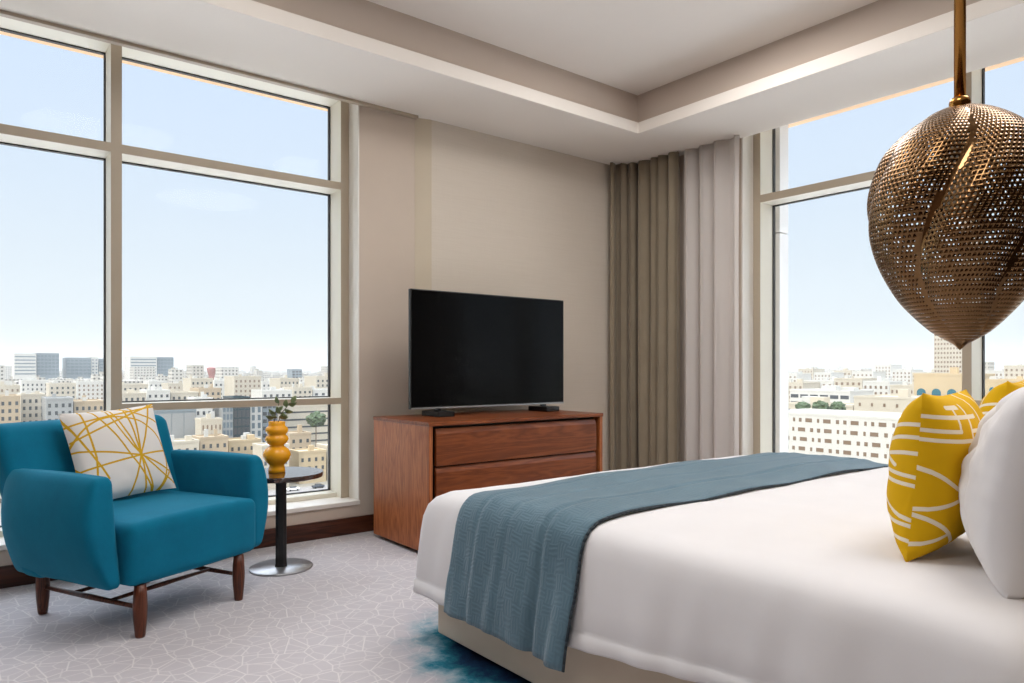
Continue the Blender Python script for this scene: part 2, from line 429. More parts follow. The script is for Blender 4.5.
# skirting, sills, blind track
struct(MB().box(XE, XE+.134, 3.056, 3.068, .207, 3.0).build('trim_3', SILL))
struct(MB().box(2.055, 2.063, YN, YN+.134, .207, 2.80).build('trim_4', SILL))  # white here paints in the window light on the reveal
struct(MB().box(XL, 2.475, YN-.016, YN, 0, .105).build('baseboard_north', BASEB, bevel=.002))
struct(MB().box(2.575, XE, YN-.046, YN-.03, 0, .105).build('baseboard_panel', BASEB, bevel=.002))
struct(MB().box(XE-.016, XE, YB, YN-.05, 0, .105).build('baseboard_east', BASEB, bevel=.002))
struct(MB().box(XL, 2.063, YN-.012, YN+.34, .18, .207).build('window_sill_north', SILL, bevel=.003))
struct(MB().box(XE-.012, XE+.34, YB, 3.068, .18, .207).build('window_sill_east', SILL, bevel=.003))
struct(MB().box(XL, 2.47, YN-.05, YN-.012, 2.722, 2.74).build('trim_2', TRIMF, bevel=.002))

def window(name, W, mull, z_tr, z_rail, rail_bays, zt=2.79):
    """curtain wall window: W maps (along, outward, up) ranges to a box of the world"""
    root = empty(name); root['kind'] = 'structure'
    def part(nm, m, *rng, bev=.002):
        mb = MB(); W(mb, *rng); return mb.build(nm, m, root, bevel=bev)
    for (a, b) in mull:
        part('mullion', TRIMF, a, b, .135, .139, .207, zt+.05, bev=0)
        part('mullion_side', TRIM, a+.0005, b-.0005, .139, .33, .207, zt+.05, bev=0)
    for i in range(len(mull)-1):
        a, b = mull[i][1], mull[i+1][0]
        has = i in rail_bays
        for (z0, z1) in ((z_tr, z_rail) if has else (z_tr,)):
            part('transom', TRIMF, a, b, .135, .139, z0, z1, bev=0)
            part('transom_side', TRIM, a, b, .139, .33, z0+.0005, z1-.0005, bev=0)
        part('sill_frame', TRIM, a, b, .20, .33, .207, .235)
        part('head_frame', TRIM, a, b, .135, .33, zt, zt+.05)
        for (z0, z1) in (((.235, z_rail[0]), (z_rail[1], z_tr[0]), (z_tr[1], zt)) if has else ((.235, z_tr[0]), (z_tr[1], zt))):
            g = MB(); w = .006
            for r in ((a, b, z0, z0+w), (a, b, z1-w, z1), (a, a+w, z0+w, z1-w), (b-w, b, z0+w, z1-w)):
                W(g, r[0], r[1], .30, .33, r[2], r[3])
            g.build('gasket', GASK, root)
            part('pane', GLASS, a+.003, b-.003, .312, .320, z0+.003, z1-.003, bev=0)
    return root
WN = lambda mb, a, b, c, d, z0, z1: mb.box(a, b, YN+c, YN+d, z0, z1)
WE = lambda mb, a, b, c, d, z0, z1: mb.box(XE+c, XE+d, a, b, z0, z1)
window('window_1', WN, [(-1.957, -1.905), (-.637, -.585), (.683, .735), (2.0, 2.063)], (2.206, 2.254), (.817, .857), (0, 2))
window('window_2', WE, [(.27, .32), (1.61, 1.66), (3.0, 3.068)], (2.275, 2.33), (.817, .862), (0,), 2.95)

# ------------------------------------------------------------------ soft goods helpers
def cushion(name, mat, S, T, loc, yaw, lean, seed=0, dent=.06, n=26, wr=.006, W=None, roll=0.0, ex=.55, pw=2.6, fold=0.0):
    """knife edge cushion standing upright: local x across, y up, z thickness"""
    W = W or S
    mb = MB()
    def f(sg):
        def g(u, v):
            a, b = 2*u-1, 2*v-1
            x = a*W/2*(1-dent*(1-b*b)*abs(a)); y = b*S/2*(1-dent*(1-a*a)*abs(b))
            e = max(0, (1-abs(a)**pw))*max(0, (1-abs(b)**pw))
            h = T/2*e**ex
            h += wr*noise.noise(Vector((x*11+seed, y*11, sg*3+seed)))*e**.4 + wr*.5*noise.noise(Vector((x*26+seed, y*26, sg*5)))*e**.4
            if fold: h += fold*e**.5*(noise.noise(Vector((x*4.5+seed, y*3.2, sg)))-.7*math.exp(-((x+.5*y+.12+.03*noise.noise(Vector((y*9, 2, 2))))/.02)**2)-.5*math.exp(-((x-.3*y+.20)/.016)**2))
            return Vector((x, y, sg*max(h, 0)))
        return g
    mb.grid(n, n, f(1)); mb.grid(n, n, f(-1))
    o = mb.build(name, mat, None, smooth=True)
    es = o.modifiers.new('seam', 'EDGE_SPLIT'); es.split_angle = math.radians(55)
    # stand it up: local y -> up (leaning), local z -> facing
    R = Matrix.Rotation(yaw, 4, 'Z') @ Matrix.Rotation(PI/2-lean, 4, 'X') @ Matrix.Rotation(roll, 4, 'Z')
    o.matrix_world = Matrix.Translation(Vector(loc)) @ R
    o.location = loc
    return o

# ------------------------------------------------------------------ armchair
AC = thing('armchair', 'teal velvet armchair with splayed rounded arms and dark wooden legs, by the window', 'armchair', (.6655, 3.464, 0), math.radians(26.05))
def seat_def(p):
    x, y, z = p
    z += .012*(1-(x/.31)**2)*(1 if z > 0 else 0)
    y -= .010*(1-(x/.31)**2)*(1 if y < -.2 else 0)
    return Vector((x+.0325, y-.03, z+.325))
rounded_box(.325, .30, .122, .035, 4, 8, seat_def).build('seat', VELV, AC, True)
for s in (-1, 1):
    def arm_def(p, s=s):
        x, y, z = p
        t = max(0, min(1, (z+.215)/.43))
        q = (x+.065)/.13                      # 0 inner, 1 outer
        xin = .296+.012*t; xout = .335+.108*math.sin(PI*min(1, t*.72+.06))-.012*t*t
        e = 1-(.12 if y < 0 else .45)*(abs(y)/.33)**4*q           # the outer face rounds off towards both ends
        X = xin+(xout-xin)*q*e
        Y = y+.02 + (.035*t if y < 0 else .0)*abs(y)/.31
        Z = z+.415+.008*math.cos(y*4)
        return Vector((.0325+s*(X+.0325), Y, Z))
    rounded_box(.065, .315, .215, .034, 5, 8, arm_def).build('arm', VELV, AC, True)
def back_def(p):
    x, y, z = p
    Z = z+.505
    Y = .285+(Z-.44)*.40+y
    X = x*(1-.05*smoothstep(.3, -.3, z))+.015
    Y += .03*(x/.4)**2*-1
    return Vector((X, Y+.02, Z))
rounded_box(.405, .072, .308, .045, 5, 8, back_def).build('backrest', VELV, AC, True)
lp = [(.017, 0), (.019, .008), (.025, .07), (.027, .115), (.025, .16), (.021, .205)]
for x in (-.236, .258):
    for y in (-.308, .308):
        MB().lathe(lp, 20, x, y).build('leg', LEGW, AC, True)
    MB().tube((x, -.29, .115), (x, .29, .115), .008, .008, 12, .012).build('stretcher', LEGW, AC, True)
for y in (-.13, .10):
    MB().tube((-.23, y, .118), (.25, y, .118), .007, .007, 12, .010).build('cross_rung', LEGW, AC, True)
ca, sa = math.cos(math.radians(26.05)), math.sin(math.radians(26.05))
def chair(lx, ly, z): return (.6655+ca*lx-sa*ly, 3.464+sa*lx+ca*ly, z)
lc = cushion('scatter_cushion', LINEC, .43, .13, chair(.045, .206, .664), math.radians(26.05-8), math.radians(22), 3, .05, roll=math.radians(3.5))
tag(lc, 'white scatter cushion with thin crossing ochre lines, propped in the teal armchair', 'cushion')

# ------------------------------------------------------------------ side table, vase, sprig
TB = thing('side_table', 'round dark side table on a slim black column, beside the armchair', 'side table', (1.372, 3.688, 0))
MB().lathe([(.0, .476), (.205, .476), (.214, .480), (.216, .488), (.216, .498), (.213, .503), (.0, .503)], 64, cap=False).build('table_top', TABTOP, TB, True).modifiers.new('e', 'EDGE_SPLIT')
MB().lathe([(.033, .010), (.030, .03), (.029, .44), (.04, .476)], 8).build('column', BLACKM, TB)
MB().lathe([(.158, 0), (.160, .003), (.160, .008), (.157, .011), (.0, .0125)], 64, cap=False).build('base', STEELB, TB, True)
VX, VY = 1.358, 3.712
vz = .503
VA = thing('vase', 'mustard yellow glazed vase of stacked bulbs, standing on the side table', 'vase', (VX, VY, vz))
vp = [(0, 0), (.040, 0), (.044, .004), (.041, .02), (.037, .036), (.045, .046), (.058, .058), (.068, .075), (.071, .090), (.068, .106), (.057, .122), (.044, .132), (.036, .139),
      (.042, .146), (.053, .155), (.059, .168), (.059, .178), (.053, .190), (.045, .196), (.051, .203), (.057, .213), (.058, .224), (.053, .235), (.045, .241), (.042, .248), (.0435, .264), (.041, .266), (.037, .262), (.036, .22), (.0, .2)]
MB().lathe(vp, 48, cap=False).build('vase_body', CERAM, VA, True)
SP = thing('eucalyptus_sprig', 'small grey green eucalyptus sprig standing in the mustard vase', 'sprig', (VX, VY, vz+.205))
# leaves on two stems (coordinates above the vase mouth, view right is about (.78,-.62))
rx, ry = .784, -.6205
stems = [[(0, 0, .0), (.006, .0, .05), (.022, 0, .10), (.05, 0, .135), (.075, 0, .16)], [(0, 0, .0), (-.012, 0, .06), (-.006, 0, .11), (.012, 0, .155)]]
sm = MB()
def V3(p): return Vector((p[0]*rx, p[0]*ry, p[2]))
for st in stems:
    q = [V3(p) for p in st]
    for a, b in zip(q, q[1:]): sm.tube(a, b, .0022, .0018, 8)
    sm_o = sm.build('twig', STEM, SP, True); sm = MB()
def leaf(base, d, L, wd, tilt):
    d = Vector(d).normalized(); side = d.cross(Vector((rx*.4-ry*.2, ry*.4+rx*.2+.6, .5))).normalized()
    nrm = d.cross(side)
    mb = MB()
    def g(u, v):
        t = u; w = wd*math.sin(PI*min(1, t**.8))*(2*v-1)
        return base+d*(L*t)+side*w+nrm*(.12*L*math.sin(PI*t)+.25*abs(w)+tilt*t*L)
    mb.grid(8, 4, g)
    o = mb.build('leaf', LEAF, SP, True)
    m = o.modifiers.new('t', 'SOLIDIFY'); m.thickness = .0008
for k, (pt, dx, dz, L) in enumerate([((.004, 0, .080), -.5, .5, .05), ((.01, 0, .082), .8, .4, .05), ((.02, 0, .095), .9, -.1, .055), ((.022, 0, .10), -.4, .8, .05),
        ((.04, 0, .125), .7, -.3, .05), ((.05, 0, .135), .1, 1, .045), ((.06, 0, .15), 1, .25, .05), ((.075, 0, .16), .5, .9, .045), ((-.01, 0, .082), -.9, .3, .05),
        ((-.007, 0, .10), -.8, .6, .045), ((.0, 0, .12), .7, .6, .04), ((.012, 0, .155), -.2, 1, .045), ((.03, 0, .11), .3, -.7, .045), ((.012, 0, .085), .6, .2, .045)]):
    leaf(V3(pt), (dx*rx+.25*math.sin(k*2.1), dx*ry+.25*math.cos(k*1.7), dz), L, L*.3, .1*math.sin(k))

# ------------------------------------------------------------------ console and television
cx0, cx1, cy0, cy1, ct = 2.07, 3.42, 3.35, 4.0, .75
CO = thing('chest_of_drawers', 'low reddish walnut chest of wide drawers under the television', 'chest of drawers', (cx0, cy0, 0))
w, d = cx1-cx0, cy1-cy0
MB().box(-.004, w+.004, -.004, d, ct-.022, ct).build('top', WALN, CO, bevel=.003)
MB().box(0, .024, 0, d, .024, ct-.022).build('side_panel', WALN_LIT, CO, bevel=.002)
MB().box(w-.024, w, 0, d, .024, ct-.022).build('side_panel', WALN_LIT, CO, bevel=.002)
MB().box(.024, w-.024, .06, d-.01, .03, ct-.03).build('carcass', DGAP, CO)
zs = [ct-.034, .500, .272, .044]
for i in range(3):
    z1, z0 = zs[i], zs[i+1]+.004
    x0, x1 = .052, w-.052
    mb = MB()   # drawer front, its top edge chamfered back as a finger pull
    pr = [(.006, z0), (.006, z1-.034), (.020, z1-.004), (.027, z1-.004), (.027, z0)]
    v = [(x, y, z) for x in (x0, x1) for (y, z) in pr]; n_ = len(pr)
    mb.add(v, [tuple(range(n_-1, -1, -1)), tuple(range(n_, 2*n_))]+[(k, (k+1) % n_, n_+(k+1) % n_, n_+k) for k in range(n_)])
    mb.build('drawer', WALN, CO, bevel=.0015)
for x in (.05, w-.11):
    for y in (.05, d-.11):
        MB().box(x, x+.06, y, y+.06, 0, .03).build('foot', TRIM, CO, bevel=.002)
TVX0, TVX1, TVY = 2.195, 3.447, 3.77
TV = thing('television', 'large flat black television with dark screen, standing on the walnut chest', 'television', ((TVX0+TVX1)/2, TVY, ct))
hw = (TVX1-TVX0)/2; b0, b1 = .797-ct, 1.532-ct
MB().box(-hw, hw, -.008, .022, b0, b1).build('housing', TVB, TV, bevel=.004)
MB().box(-hw+.25, hw-.25, .022, .06, b0+.04, b1-.25).build('back_cover', TVB, TV, bevel=.01)
MB().box(-hw+.008, hw-.008, -.0105, -.008, b0+.016, b1-.008).build('screen', TVS, TV)
MB().box(-hw+.003, hw-.003, -.012, -.0085, b0+.001, b0+.010).build('bottom_bezel', STEELB, TV, bevel=.001)
for x in (2.395, 3.265):
    lx = x-(TVX0+TVX1)/2
    ft = MB().box(lx-.058, lx+.058, -.10, .10, 0, .034).build('stand_foot', TVB, TV, bevel=.004)
    MB().box(lx-.02, lx+.02, -.004, .018, .034, b0+.01).build('neck', TVB, ft, bevel=.002)

# ------------------------------------------------------------------ bed
BX0, BX1, BF, BH = 1.48, 3.46, 2.337, .40      # base: near side, far side, foot, head
BED = thing('bed', 'king size bed on a cream upholstered base, facing the television', 'bed', (BX0, BF, 0))
rounded_box((BX1-BX0)/2, (BF-BH)/2, .144, .012, 3, 4, lambda p: Vector((p.x+(BX1-BX0)/2, p.y-(BF-BH)/2, p.z+.172))).build('base', BEDB, BED, True)
rounded_box((BX1-BX0)/2-.01, (BF-BH)/2-.02, .115, .05, 4, 6, lambda p: Vector((p.x+(BX1-BX0)/2, p.y-(BF-BH)/2, p.z+.44))).build('mattress', DUVET, BED, True)
for x in (.16, BX1-BX0-.16):
    for y in (-.2, -(BF-BH)+.08):
        MB().lathe([(.022, 0), (.022, .05)], 16, x, y).build('leg', BLACKM, BED)
rounded_box((BX1-BX0)/2+.1, .05, .62, .03, 3, 6, lambda p: Vector((p.x+(BX1-BX0)/2, p.y-(BF-BH)-.17, p.z+.66))).build('headboard', BEDB, BED, True)
# duvet: a loft of rounded rectangles from the hem up over the edge to the middle
DX0, DX1, DY0, DY1 = 1.408, 3.53, .365, 2.415
TOPZ = .600
prof = [(0.004, 0.0), (.0, .02), (.002, .128), (.009, .136), (.006, .17), (.010, .35), (.018, .58), (.026, .74), (.038, .85), (.056, .92), (.085, .965), (.13, .985), (.22, .994), (.40, 1.0), (.6, 1.005), (.85, 1.008), (1.0, 1.01)]
def hem(x, y):
    t = max(0, min(1, (2.40-y)/1.6))
    near = .182+.14*t**1.3
    return near
def rr(u, ins):
    """point u (0..1) on the rounded rectangle inset by ins"""
    x0, x1, y0, y1 = DX0+ins, DX1-ins, DY0+min(ins, .5), DY1-ins
    if x1 < x0: x0 = x1 = (x0+x1)/2
    if y1 < y0: y0 = y1 = (y0+y1)/2
    return x0, x1, y0, y1
def perim(n_side):
    pts = []
    for k in range(n_side): pts.append((0, 1-k/n_side))         # near side, foot -> head  (x0)
    for k in range(n_side//2): pts.append((k/(n_side//2), 0))    # head
    for k in range(n_side): pts.append((1, k/n_side))            # far side
    for k in range(n_side): pts.append((1-k/n_side, 1))          # foot
    return pts
PER = perim(110)
def drape_noise(x, y, z, hang):
    return hang**.8*(.034*noise.noise(Vector((x*2.5+3, y*4.6, z*.9)))+.018*noise.noise(Vector((x*9, y*11+z*2, z*2.2+4))))
def top_noise(x, y, zf):
    return (.009*noise.noise(Vector((x*2.6, y*2.6, 1.7)))+.0035*noise.noise(Vector((x*7, y*11, 5))))*zf
def duvet_pt(ab, ins, zf):
    a, b = ab
    x0, x1, y0, y1 = rr(0, ins)
    x = x0+(x1-x0)*a; y = y0+(y1-y0)*b
    # soften corners
    r = .03+.6*ins; r = min(r, (x1-x0)/2, (y1-y0)/2)
    cx = min(max(x, x0+r), x1-r); cy = min(max(y, y0+r), y1-r)
    dx, dy = x-cx, y-cy
    if abs(dx) > 1e-6 and abs(dy) > 1e-6:
        L = math.hypot(dx, dy); m = max(abs(dx), abs(dy)); x, y = cx+dx/L*m, cy+dy/L*m
    zh = hem(x, y)
    tz = TOPZ-.02*smoothstep(1.9, 2.43, y)
    z = zh+(tz-zh)*zf
    # folds on the hanging part, soft wrinkles on top
    hang = max(0, 1-zf)
    nx = (-1 if a == 0 else (1 if a == 1 else 0)); ny = (1 if b == 1 else 0)
    w = drape_noise(x, y, z, hang)
    corner = smoothstep(.30, .0, math.hypot(x-DX0, y-DY1))
    w += corner*hang*.022
    x += nx*w; y += ny*w
    z += top_noise(x, y, zf)
    return Vector((x, y, z))
NP = len(PER)
dv = []; df = []
for ins, zf in prof:
    for ab in PER: dv.append(duvet_pt(ab, ins, zf))
for i in range(len(prof)-1):
    for k in range(NP):
        k2 = (k+1) % NP; df.append((i*NP+k, i*NP+k2, (i+1)*NP+k2, (i+1)*NP+k))
base_i = (len(prof)-1)*NP
df.append(tuple(base_i+k for k in range(NP)))
DU = mesh_obj('duvet', dv, df, DUVET, None, True)
m = DU.modifiers.new('t', 'SOLIDIFY'); m.thickness = .008; m.offset = -1
tag(DU, 'crisp white duvet spread over the king size bed, hanging down its sides', 'duvet')

# bed runner follows the duvet across the bed
def runner_path():
    pts = []
    for ins, zf in [(-.004, 0.0), (.0, .15), (.005, .28)]+[q for q in prof if q[1] > .3]: pts.append((DX0+ins, zf))
    pts = [p for p in pts if p[0] <= (DX0+DX1)/2]
    full = pts+[(DX0+DX1-p[0], p[1]) for p in reversed(pts)]
    return full
RP = runner_path()
RY0, RY1 = 1.485, 2.125
def runner_pt(k, v):
    y = RY0+(RY1-RY0)*v
    x, zf = RP[k]
    tz = TOPZ-.02*smoothstep(1.9, 2.43, y)
    zd = hem(x, y)
    z = zd+(tz-zd)*zf if zf > .3 else .186+(zd+(tz-zd)*.3-.186)*zf/.3
    z += top_noise(x, y, min(1, zf))
    side = -1 if k < len(RP)/2 else 1
    hang = 1-min(1, zf)
    return x, y, z, side, hang
import bisect
# resample the path evenly
acc = [0]
for i in range(1, len(RP)):
    a = runner_pt(i-1, .5); b = runner_pt(i, .5); acc.append(acc[-1]+math.hypot(b[0]-a[0], b[2]-a[2]))
def runner_fn(off):
    def g(u, v):
        s = u*acc[-1]; i = max(1, min(len(acc)-1, bisect.bisect_left(acc, s)))
        t = (s-acc[i-1])/max(1e-9, acc[i]-acc[i-1])
        a = Vector(runner_pt(i-1, v)[:3]); b = Vector(runner_pt(i, v)[:3]); p = a.lerp(b, t)
        h0 = runner_pt(i-1, v)[4]; h1 = runner_pt(i, v)[4]; hg = h0+(h1-h0)*t
        d = (b-a).normalized(); nrm = Vector((-d.z, 0, d.x))
        # the same gentle folds as the duvet below, plus three long quilting channels
        lift = .0135+off+.007*hg**.7+max(-.01, drape_noise(p.x, p.y, p.z, hg))
        lift += hg*(.030*abs(noise.noise(Vector((1, p.y*8, p.z*1.3))))+.012*abs(noise.noise(Vector((4, p.y*17, p.z*2)))))
        lift += .010*noise.noise(Vector((p.x*2.2, p.y*3, 9)))*(1-hg)*.6
        for c, dp in ((.27, .012), (.80, .007), (.55, .004)):
            q = v-c-.012*math.sin(p.x*3); lift += dp*(math.exp(-(q/.10)**2)*.8-math.exp(-(q/.016)**2))
        e = min(v, 1-v); lift -= .006*smoothstep(.02, 0, e)
        if hg < .05: lift += .004*math.sin(p.x*9+v*2)
        q = p+nrm*lift
        q.z = max(q.z, .17)
        q.y += .012*hg*math.sin(p.z*9)
        return q
    return g
RU = MB().grid(170, 64, runner_fn(0)).build('bed_runner', RUN, None, True)
m = RU.modifiers.new('t', 'SOLIDIFY'); m.thickness = .007; m.offset = -1
tag(RU, 'slate blue quilted runner laid across the foot of the white bed', 'bed runner')
pb = MB(); g = runner_fn(0)
for v in (.0,):
    pr = [g(i/150, v) for i in range(151)]
    for a, b in zip(pr, pr[1:]): pb.tube(a, b, .0048, .0048, 6)
pb.build('piping', PIPE, RU, True)

# pillows and cushions at the head
def bed_top(x, y): return TOPZ
YC = [cushion('throw_cushion', YELC, .402, .178, (1.955, .742, .793), math.radians(7), math.radians(-5), 11, .06, wr=.008, ex=.62, pw=3.4, n=36),
      cushion('throw_cushion', YELC, .415, .200, (2.955, .885, .802), math.radians(9), math.radians(-5), 19, .06, wr=.008, ex=.62, pw=3.4, n=36)]
tag(YC[0], 'mustard cushion with white maze lines standing in front of the white pillow, nearer the camera', 'cushion', 'mustard cushions on the bed')
tag(YC[1], 'mustard cushion of which only a corner shows above the white pillow', 'cushion', 'mustard cushions on the bed')
PW = cushion('pillow', PILW, .43, .29, (2.0, .520, .806), math.radians(9), math.radians(-9), 31, .02, n=60, wr=.012, W=.74, ex=.45, fold=.034)
tag(PW, 'plump white pillow propped against the head end of the bed', 'pillow')

# ------------------------------------------------------------------ curtains
def curtain(name, mat, path, folds, amp, z0, z1, seed, thick=.004, nu=220, nv=30):
    P = [Vector(p+(0,)) for p in path]; L = [0]
    for a, b in zip(P, P[1:]): L.append(L[-1]+(b-a).length)
    def g(u, v):
        s = u*L[-1]; i = max(1, min(len(L)-1, bisect.bisect_left(L, s)))
        t = (s-L[i-1])/(L[i]-L[i-1]); p = P[i-1].lerp(P[i], t); d = (P[i]-P[i-1]).normalized()
        nrm = Vector((d.y, -d.x, 0))
        ph = 2*PI*folds*u+2.4*noise.noise(Vector((u*4, seed, 0)))
        top = smoothstep(.9, 1, v)
        A = amp*(.75+.5*noise.noise(Vector((u*7, seed+4, v*.6))))*(1-.25*top)
        w = A*math.sin(ph+.35*noise.noise(Vector((u*6, v*1.4, seed))))+A*.25*math.sin(2*ph+1)
        q = p+nrm*w+d*(.25*A*math.sin(2*ph))
        q.z = z0+(z1-z0)*v
        return q
    o = MB().grid(nu, nv, g).build(name, mat, None, True)
    m = o.modifiers.new('t', 'SOLIDIFY'); m.thickness = thick
    return o
cu = curtain('drape', DRAPE, [(4.265, 4.10), (4.36, 4.08), (4.44, 3.96), (4.45, 3.55)], 7, .056, .015, 2.738, 2.0)
tag(cu, 'full length olive taupe drape gathered in the room corner', 'curtain')
sh = curtain('sheer_curtain', SHEER, [(4.50, 3.52), (4.50, 3.03)], 3.5, .056, .015, 2.738, 8.0, .0015)
tag(sh, 'pale sheer curtain gathered between the taupe drape and the window', 'curtain')

# ------------------------------------------------------------------ pendant lamp
PX, PY = 1.191, .422
PN = thing('pendant_lamp', 'perforated brass teardrop pendant lamp hanging over the near side of the bed', 'lamp', (PX, PY, 1.077))
sc = 1.07/F
ctrl = [(350, 0.5), (345, 6), (338, 18), (331, 29), (316, 45), (300, 59), (280, 71.5), (261, 81), (240, 89), (223, 93), (205, 94.5), (189, 92.5), (170, 86), (150, 76), (136, 63), (125, 49), (116, 34), (110, 20), (106, 8)]
def rad(tv):
    x = tv*(len(ctrl)-1); i = min(len(ctrl)-2, int(x)); f = x-i
    def cr(j): return ctrl[max(0, min(len(ctrl)-1, j))]
    p0, p1, p2, p3 = cr(i-1), cr(i), cr(i+1), cr(i+2)
    o = []
    for c in (0, 1):
        a = .5*(2*p1[c]+(p2[c]-p0[c])*f+(2*p0[c]-5*p1[c]+4*p2[c]-p3[c])*f*f+(3*p1[c]-p0[c]-3*p2[c]+p3[c])*f**3)
        o.append(a)
    return (350-o[0])*sc, max(.0005, o[1]*sc*.925)
# even spacing along the outline
tt = [i/600 for i in range(601)]; pp = [rad(t) for t in tt]; ar = [0]
for a, b in zip(pp, pp[1:]): ar.append(ar[-1]+math.hypot(b[0]-a[0], b[1]-a[1]))
def rad_s(s):
    x = s*ar[-1]; i = max(1, min(600, bisect.bisect_left(ar, x))); f = (x-ar[i-1])/max(1e-9, ar[i]-ar[i-1])
    return (pp[i-1][0]+(pp[i][0]-pp[i-1][0])*f, pp[i-1][1]+(pp[i][1]-pp[i-1][1])*f)
NR, NC = 64, 116
LOB = 5
def lobe(th, s):
    """0 on a crest line, 1 in the middle between two crests"""
    q = th*LOB/(2*PI)+.42*math.sin(5.2*s+.3)+.35*s+.2
    f = q-math.floor(q)
    return math.sin(PI*f)
def shell(thi, si):
    th = 2*PI*thi; z, r = rad_s(max(0, min(1, si)))
    k = lobe(th, si); m = math.sin(PI*max(0, min(1, si)))
    r2 = r*(1-.055*m*(1-k)**2*1.0+.0*k) if False else r*(1-.13*m**.5*(1-abs(math.cos(PI*(.5-.5*k)))**1.6)) if m > 0 else r
    return Vector((r2*math.cos(th), r2*math.sin(th), z))
pv = []; pf = []; idx = {}
def vid(i2, j2):         # half-cell lattice point
    key = (i2 % (2*NC), j2)
    if key not in idx:
        idx[key] = len(pv); pv.append(shell((key[0]+.5*j2)/(2*NC), j2/(2*NR)))
    return idx[key]
rg = random.Random(5)
for j in range(NR):
    for i in range(NC):
        ring8 = [(0, 0), (1, 0), (2, 0), (2, 1), (2, 2), (1, 2), (0, 2), (0, 1)]
        outer = [vid(2*i+a, 2*j+b) for a, b in ring8]
        s = (j+.5)/NR; k = lobe(2*PI*(i+.5+.5*(j+.5))/NC, s)
        solid = s < .045 or s > .94 or k < .10
        z, r = rad_s(s)
        if solid:
            pf.append(tuple(outer)); continue
        wc = 2*PI*r/NC; hc = ar[-1]/NR
        hr = min(wc, hc)*rg.uniform(.25, .30)
        off = .0
        inner = []
        for q in range(8):
            # ring8 order starts at the lower left corner and runs round
            ang = math.radians(225+45*q)
            vv = s+hr*math.sin(ang)/ar[-1]
            uu = (i+.5+.5*(j+.5))/NC+hr*math.cos(ang)/(2*PI*r)
            inner.append(len(pv)); pv.append(shell(uu, vv))
        for q in range(8):
            q2 = (q+1) % 8
            pf.append((outer[q], outer[q2], inner[q2], inner[q]))
me = bpy.data.meshes.new('shade'); me.from_pydata([tuple(v) for v in pv], [], pf); me.update()
for p in me.polygons: p.use_smooth = True
me.materials.append(BRASS)
so = link(bpy.data.objects.new('shade', me), PN)
m = so.modifiers.new('t', 'SOLIDIFY'); m.thickness = .0005; m.offset = -1
tz_ = rad(1)[0]
MB().lathe([(.0, tz_-.004), (.012, tz_-.004), (.0145, tz_), (.0145, tz_+.006), (.0125, tz_+.011), (.008, tz_+.013), (.0, tz_+.013)], 24, cap=False).build('collar', RODB, PN, True)
MB().lathe([(.0078, tz_+.01), (.0078, 3.04-1.077-.02)], 20).build('rod', RODB, PN, True)
MB().lathe([(.0, 3.04-1.077-.03), (.05, 3.04-1.077-.03), (.055, 3.04-1.077-.02), (.055, 3.04-1.077)], 32, cap=False).build('ceiling_rose', RODB, PN, True)
MB().lathe([(.0, .20), (.012, .203), (.02, .215), (.022, .228), (.018, .245), (.012, .26), (.012, tz_)], 24, cap=False).build('bulb', plain('unlit frosted bulb', srgb(225, 222, 214), .3), PN, True)

# ------------------------------------------------------------------ city outside
GZ = -42.0
GROUND = plain('dusty city ground', (.2, .18, .14), .95, var=.15, vs=.02)
gd = MB(); nseg = 48
gd.add([(0, 0, GZ)]+[(7000*math.cos(2*PI*k/nseg), 7000*math.sin(2*PI*k/nseg), GZ) for k in range(nseg)], [(0, 1+k, 1+(k+1) % nseg) for k in range(nseg)])
struct(gd.build('ground', GROUND))
def srgbc(r, g, b, k=.55): return tuple(c*k for c in srgb(r, g, b)[:3])+(1,)
FAC = {
 'cream': plain('cream render', srgbc(226, 214, 192), .85, var=.06, vs=.15),
 'white': plain('white render', srgbc(240, 236, 226), .85, var=.04, vs=.15),
 'tan': plain('tan render', srgbc(212, 190, 158), .85, var=.08, vs=.15),
 'grey': plain('pale grey cladding', srgbc(182, 182, 178), .6, var=.05, vs=.15),
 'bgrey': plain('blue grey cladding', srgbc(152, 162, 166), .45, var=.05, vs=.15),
 'teal': plain('dark teal curtain wall', srgbc(48, 72, 80), .2, var=.1, vs=.2),
 'pink': plain('faded red cladding', srgbc(196, 130, 120), .7, var=.05, vs=.15),
 'stone': plain('warm stone', srgbc(224, 200, 160), .85, var=.06, vs=.2),
}
WIND = plain('dark window glass', srgb(66, 68, 70), .2, var=.1, vs=.3)
WINB = plain('brown window glass', srgb(112, 92, 74), .3, var=.15, vs=.3)
WINT = plain('teal window glass', srgb(44, 92, 104), .2, var=.1, vs=.3)
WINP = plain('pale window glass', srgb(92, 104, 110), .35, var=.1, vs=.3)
ROOFG = plain('grey roof plant', srgb(170, 168, 162), .7, var=.1, vs=.3)
FOOT = []
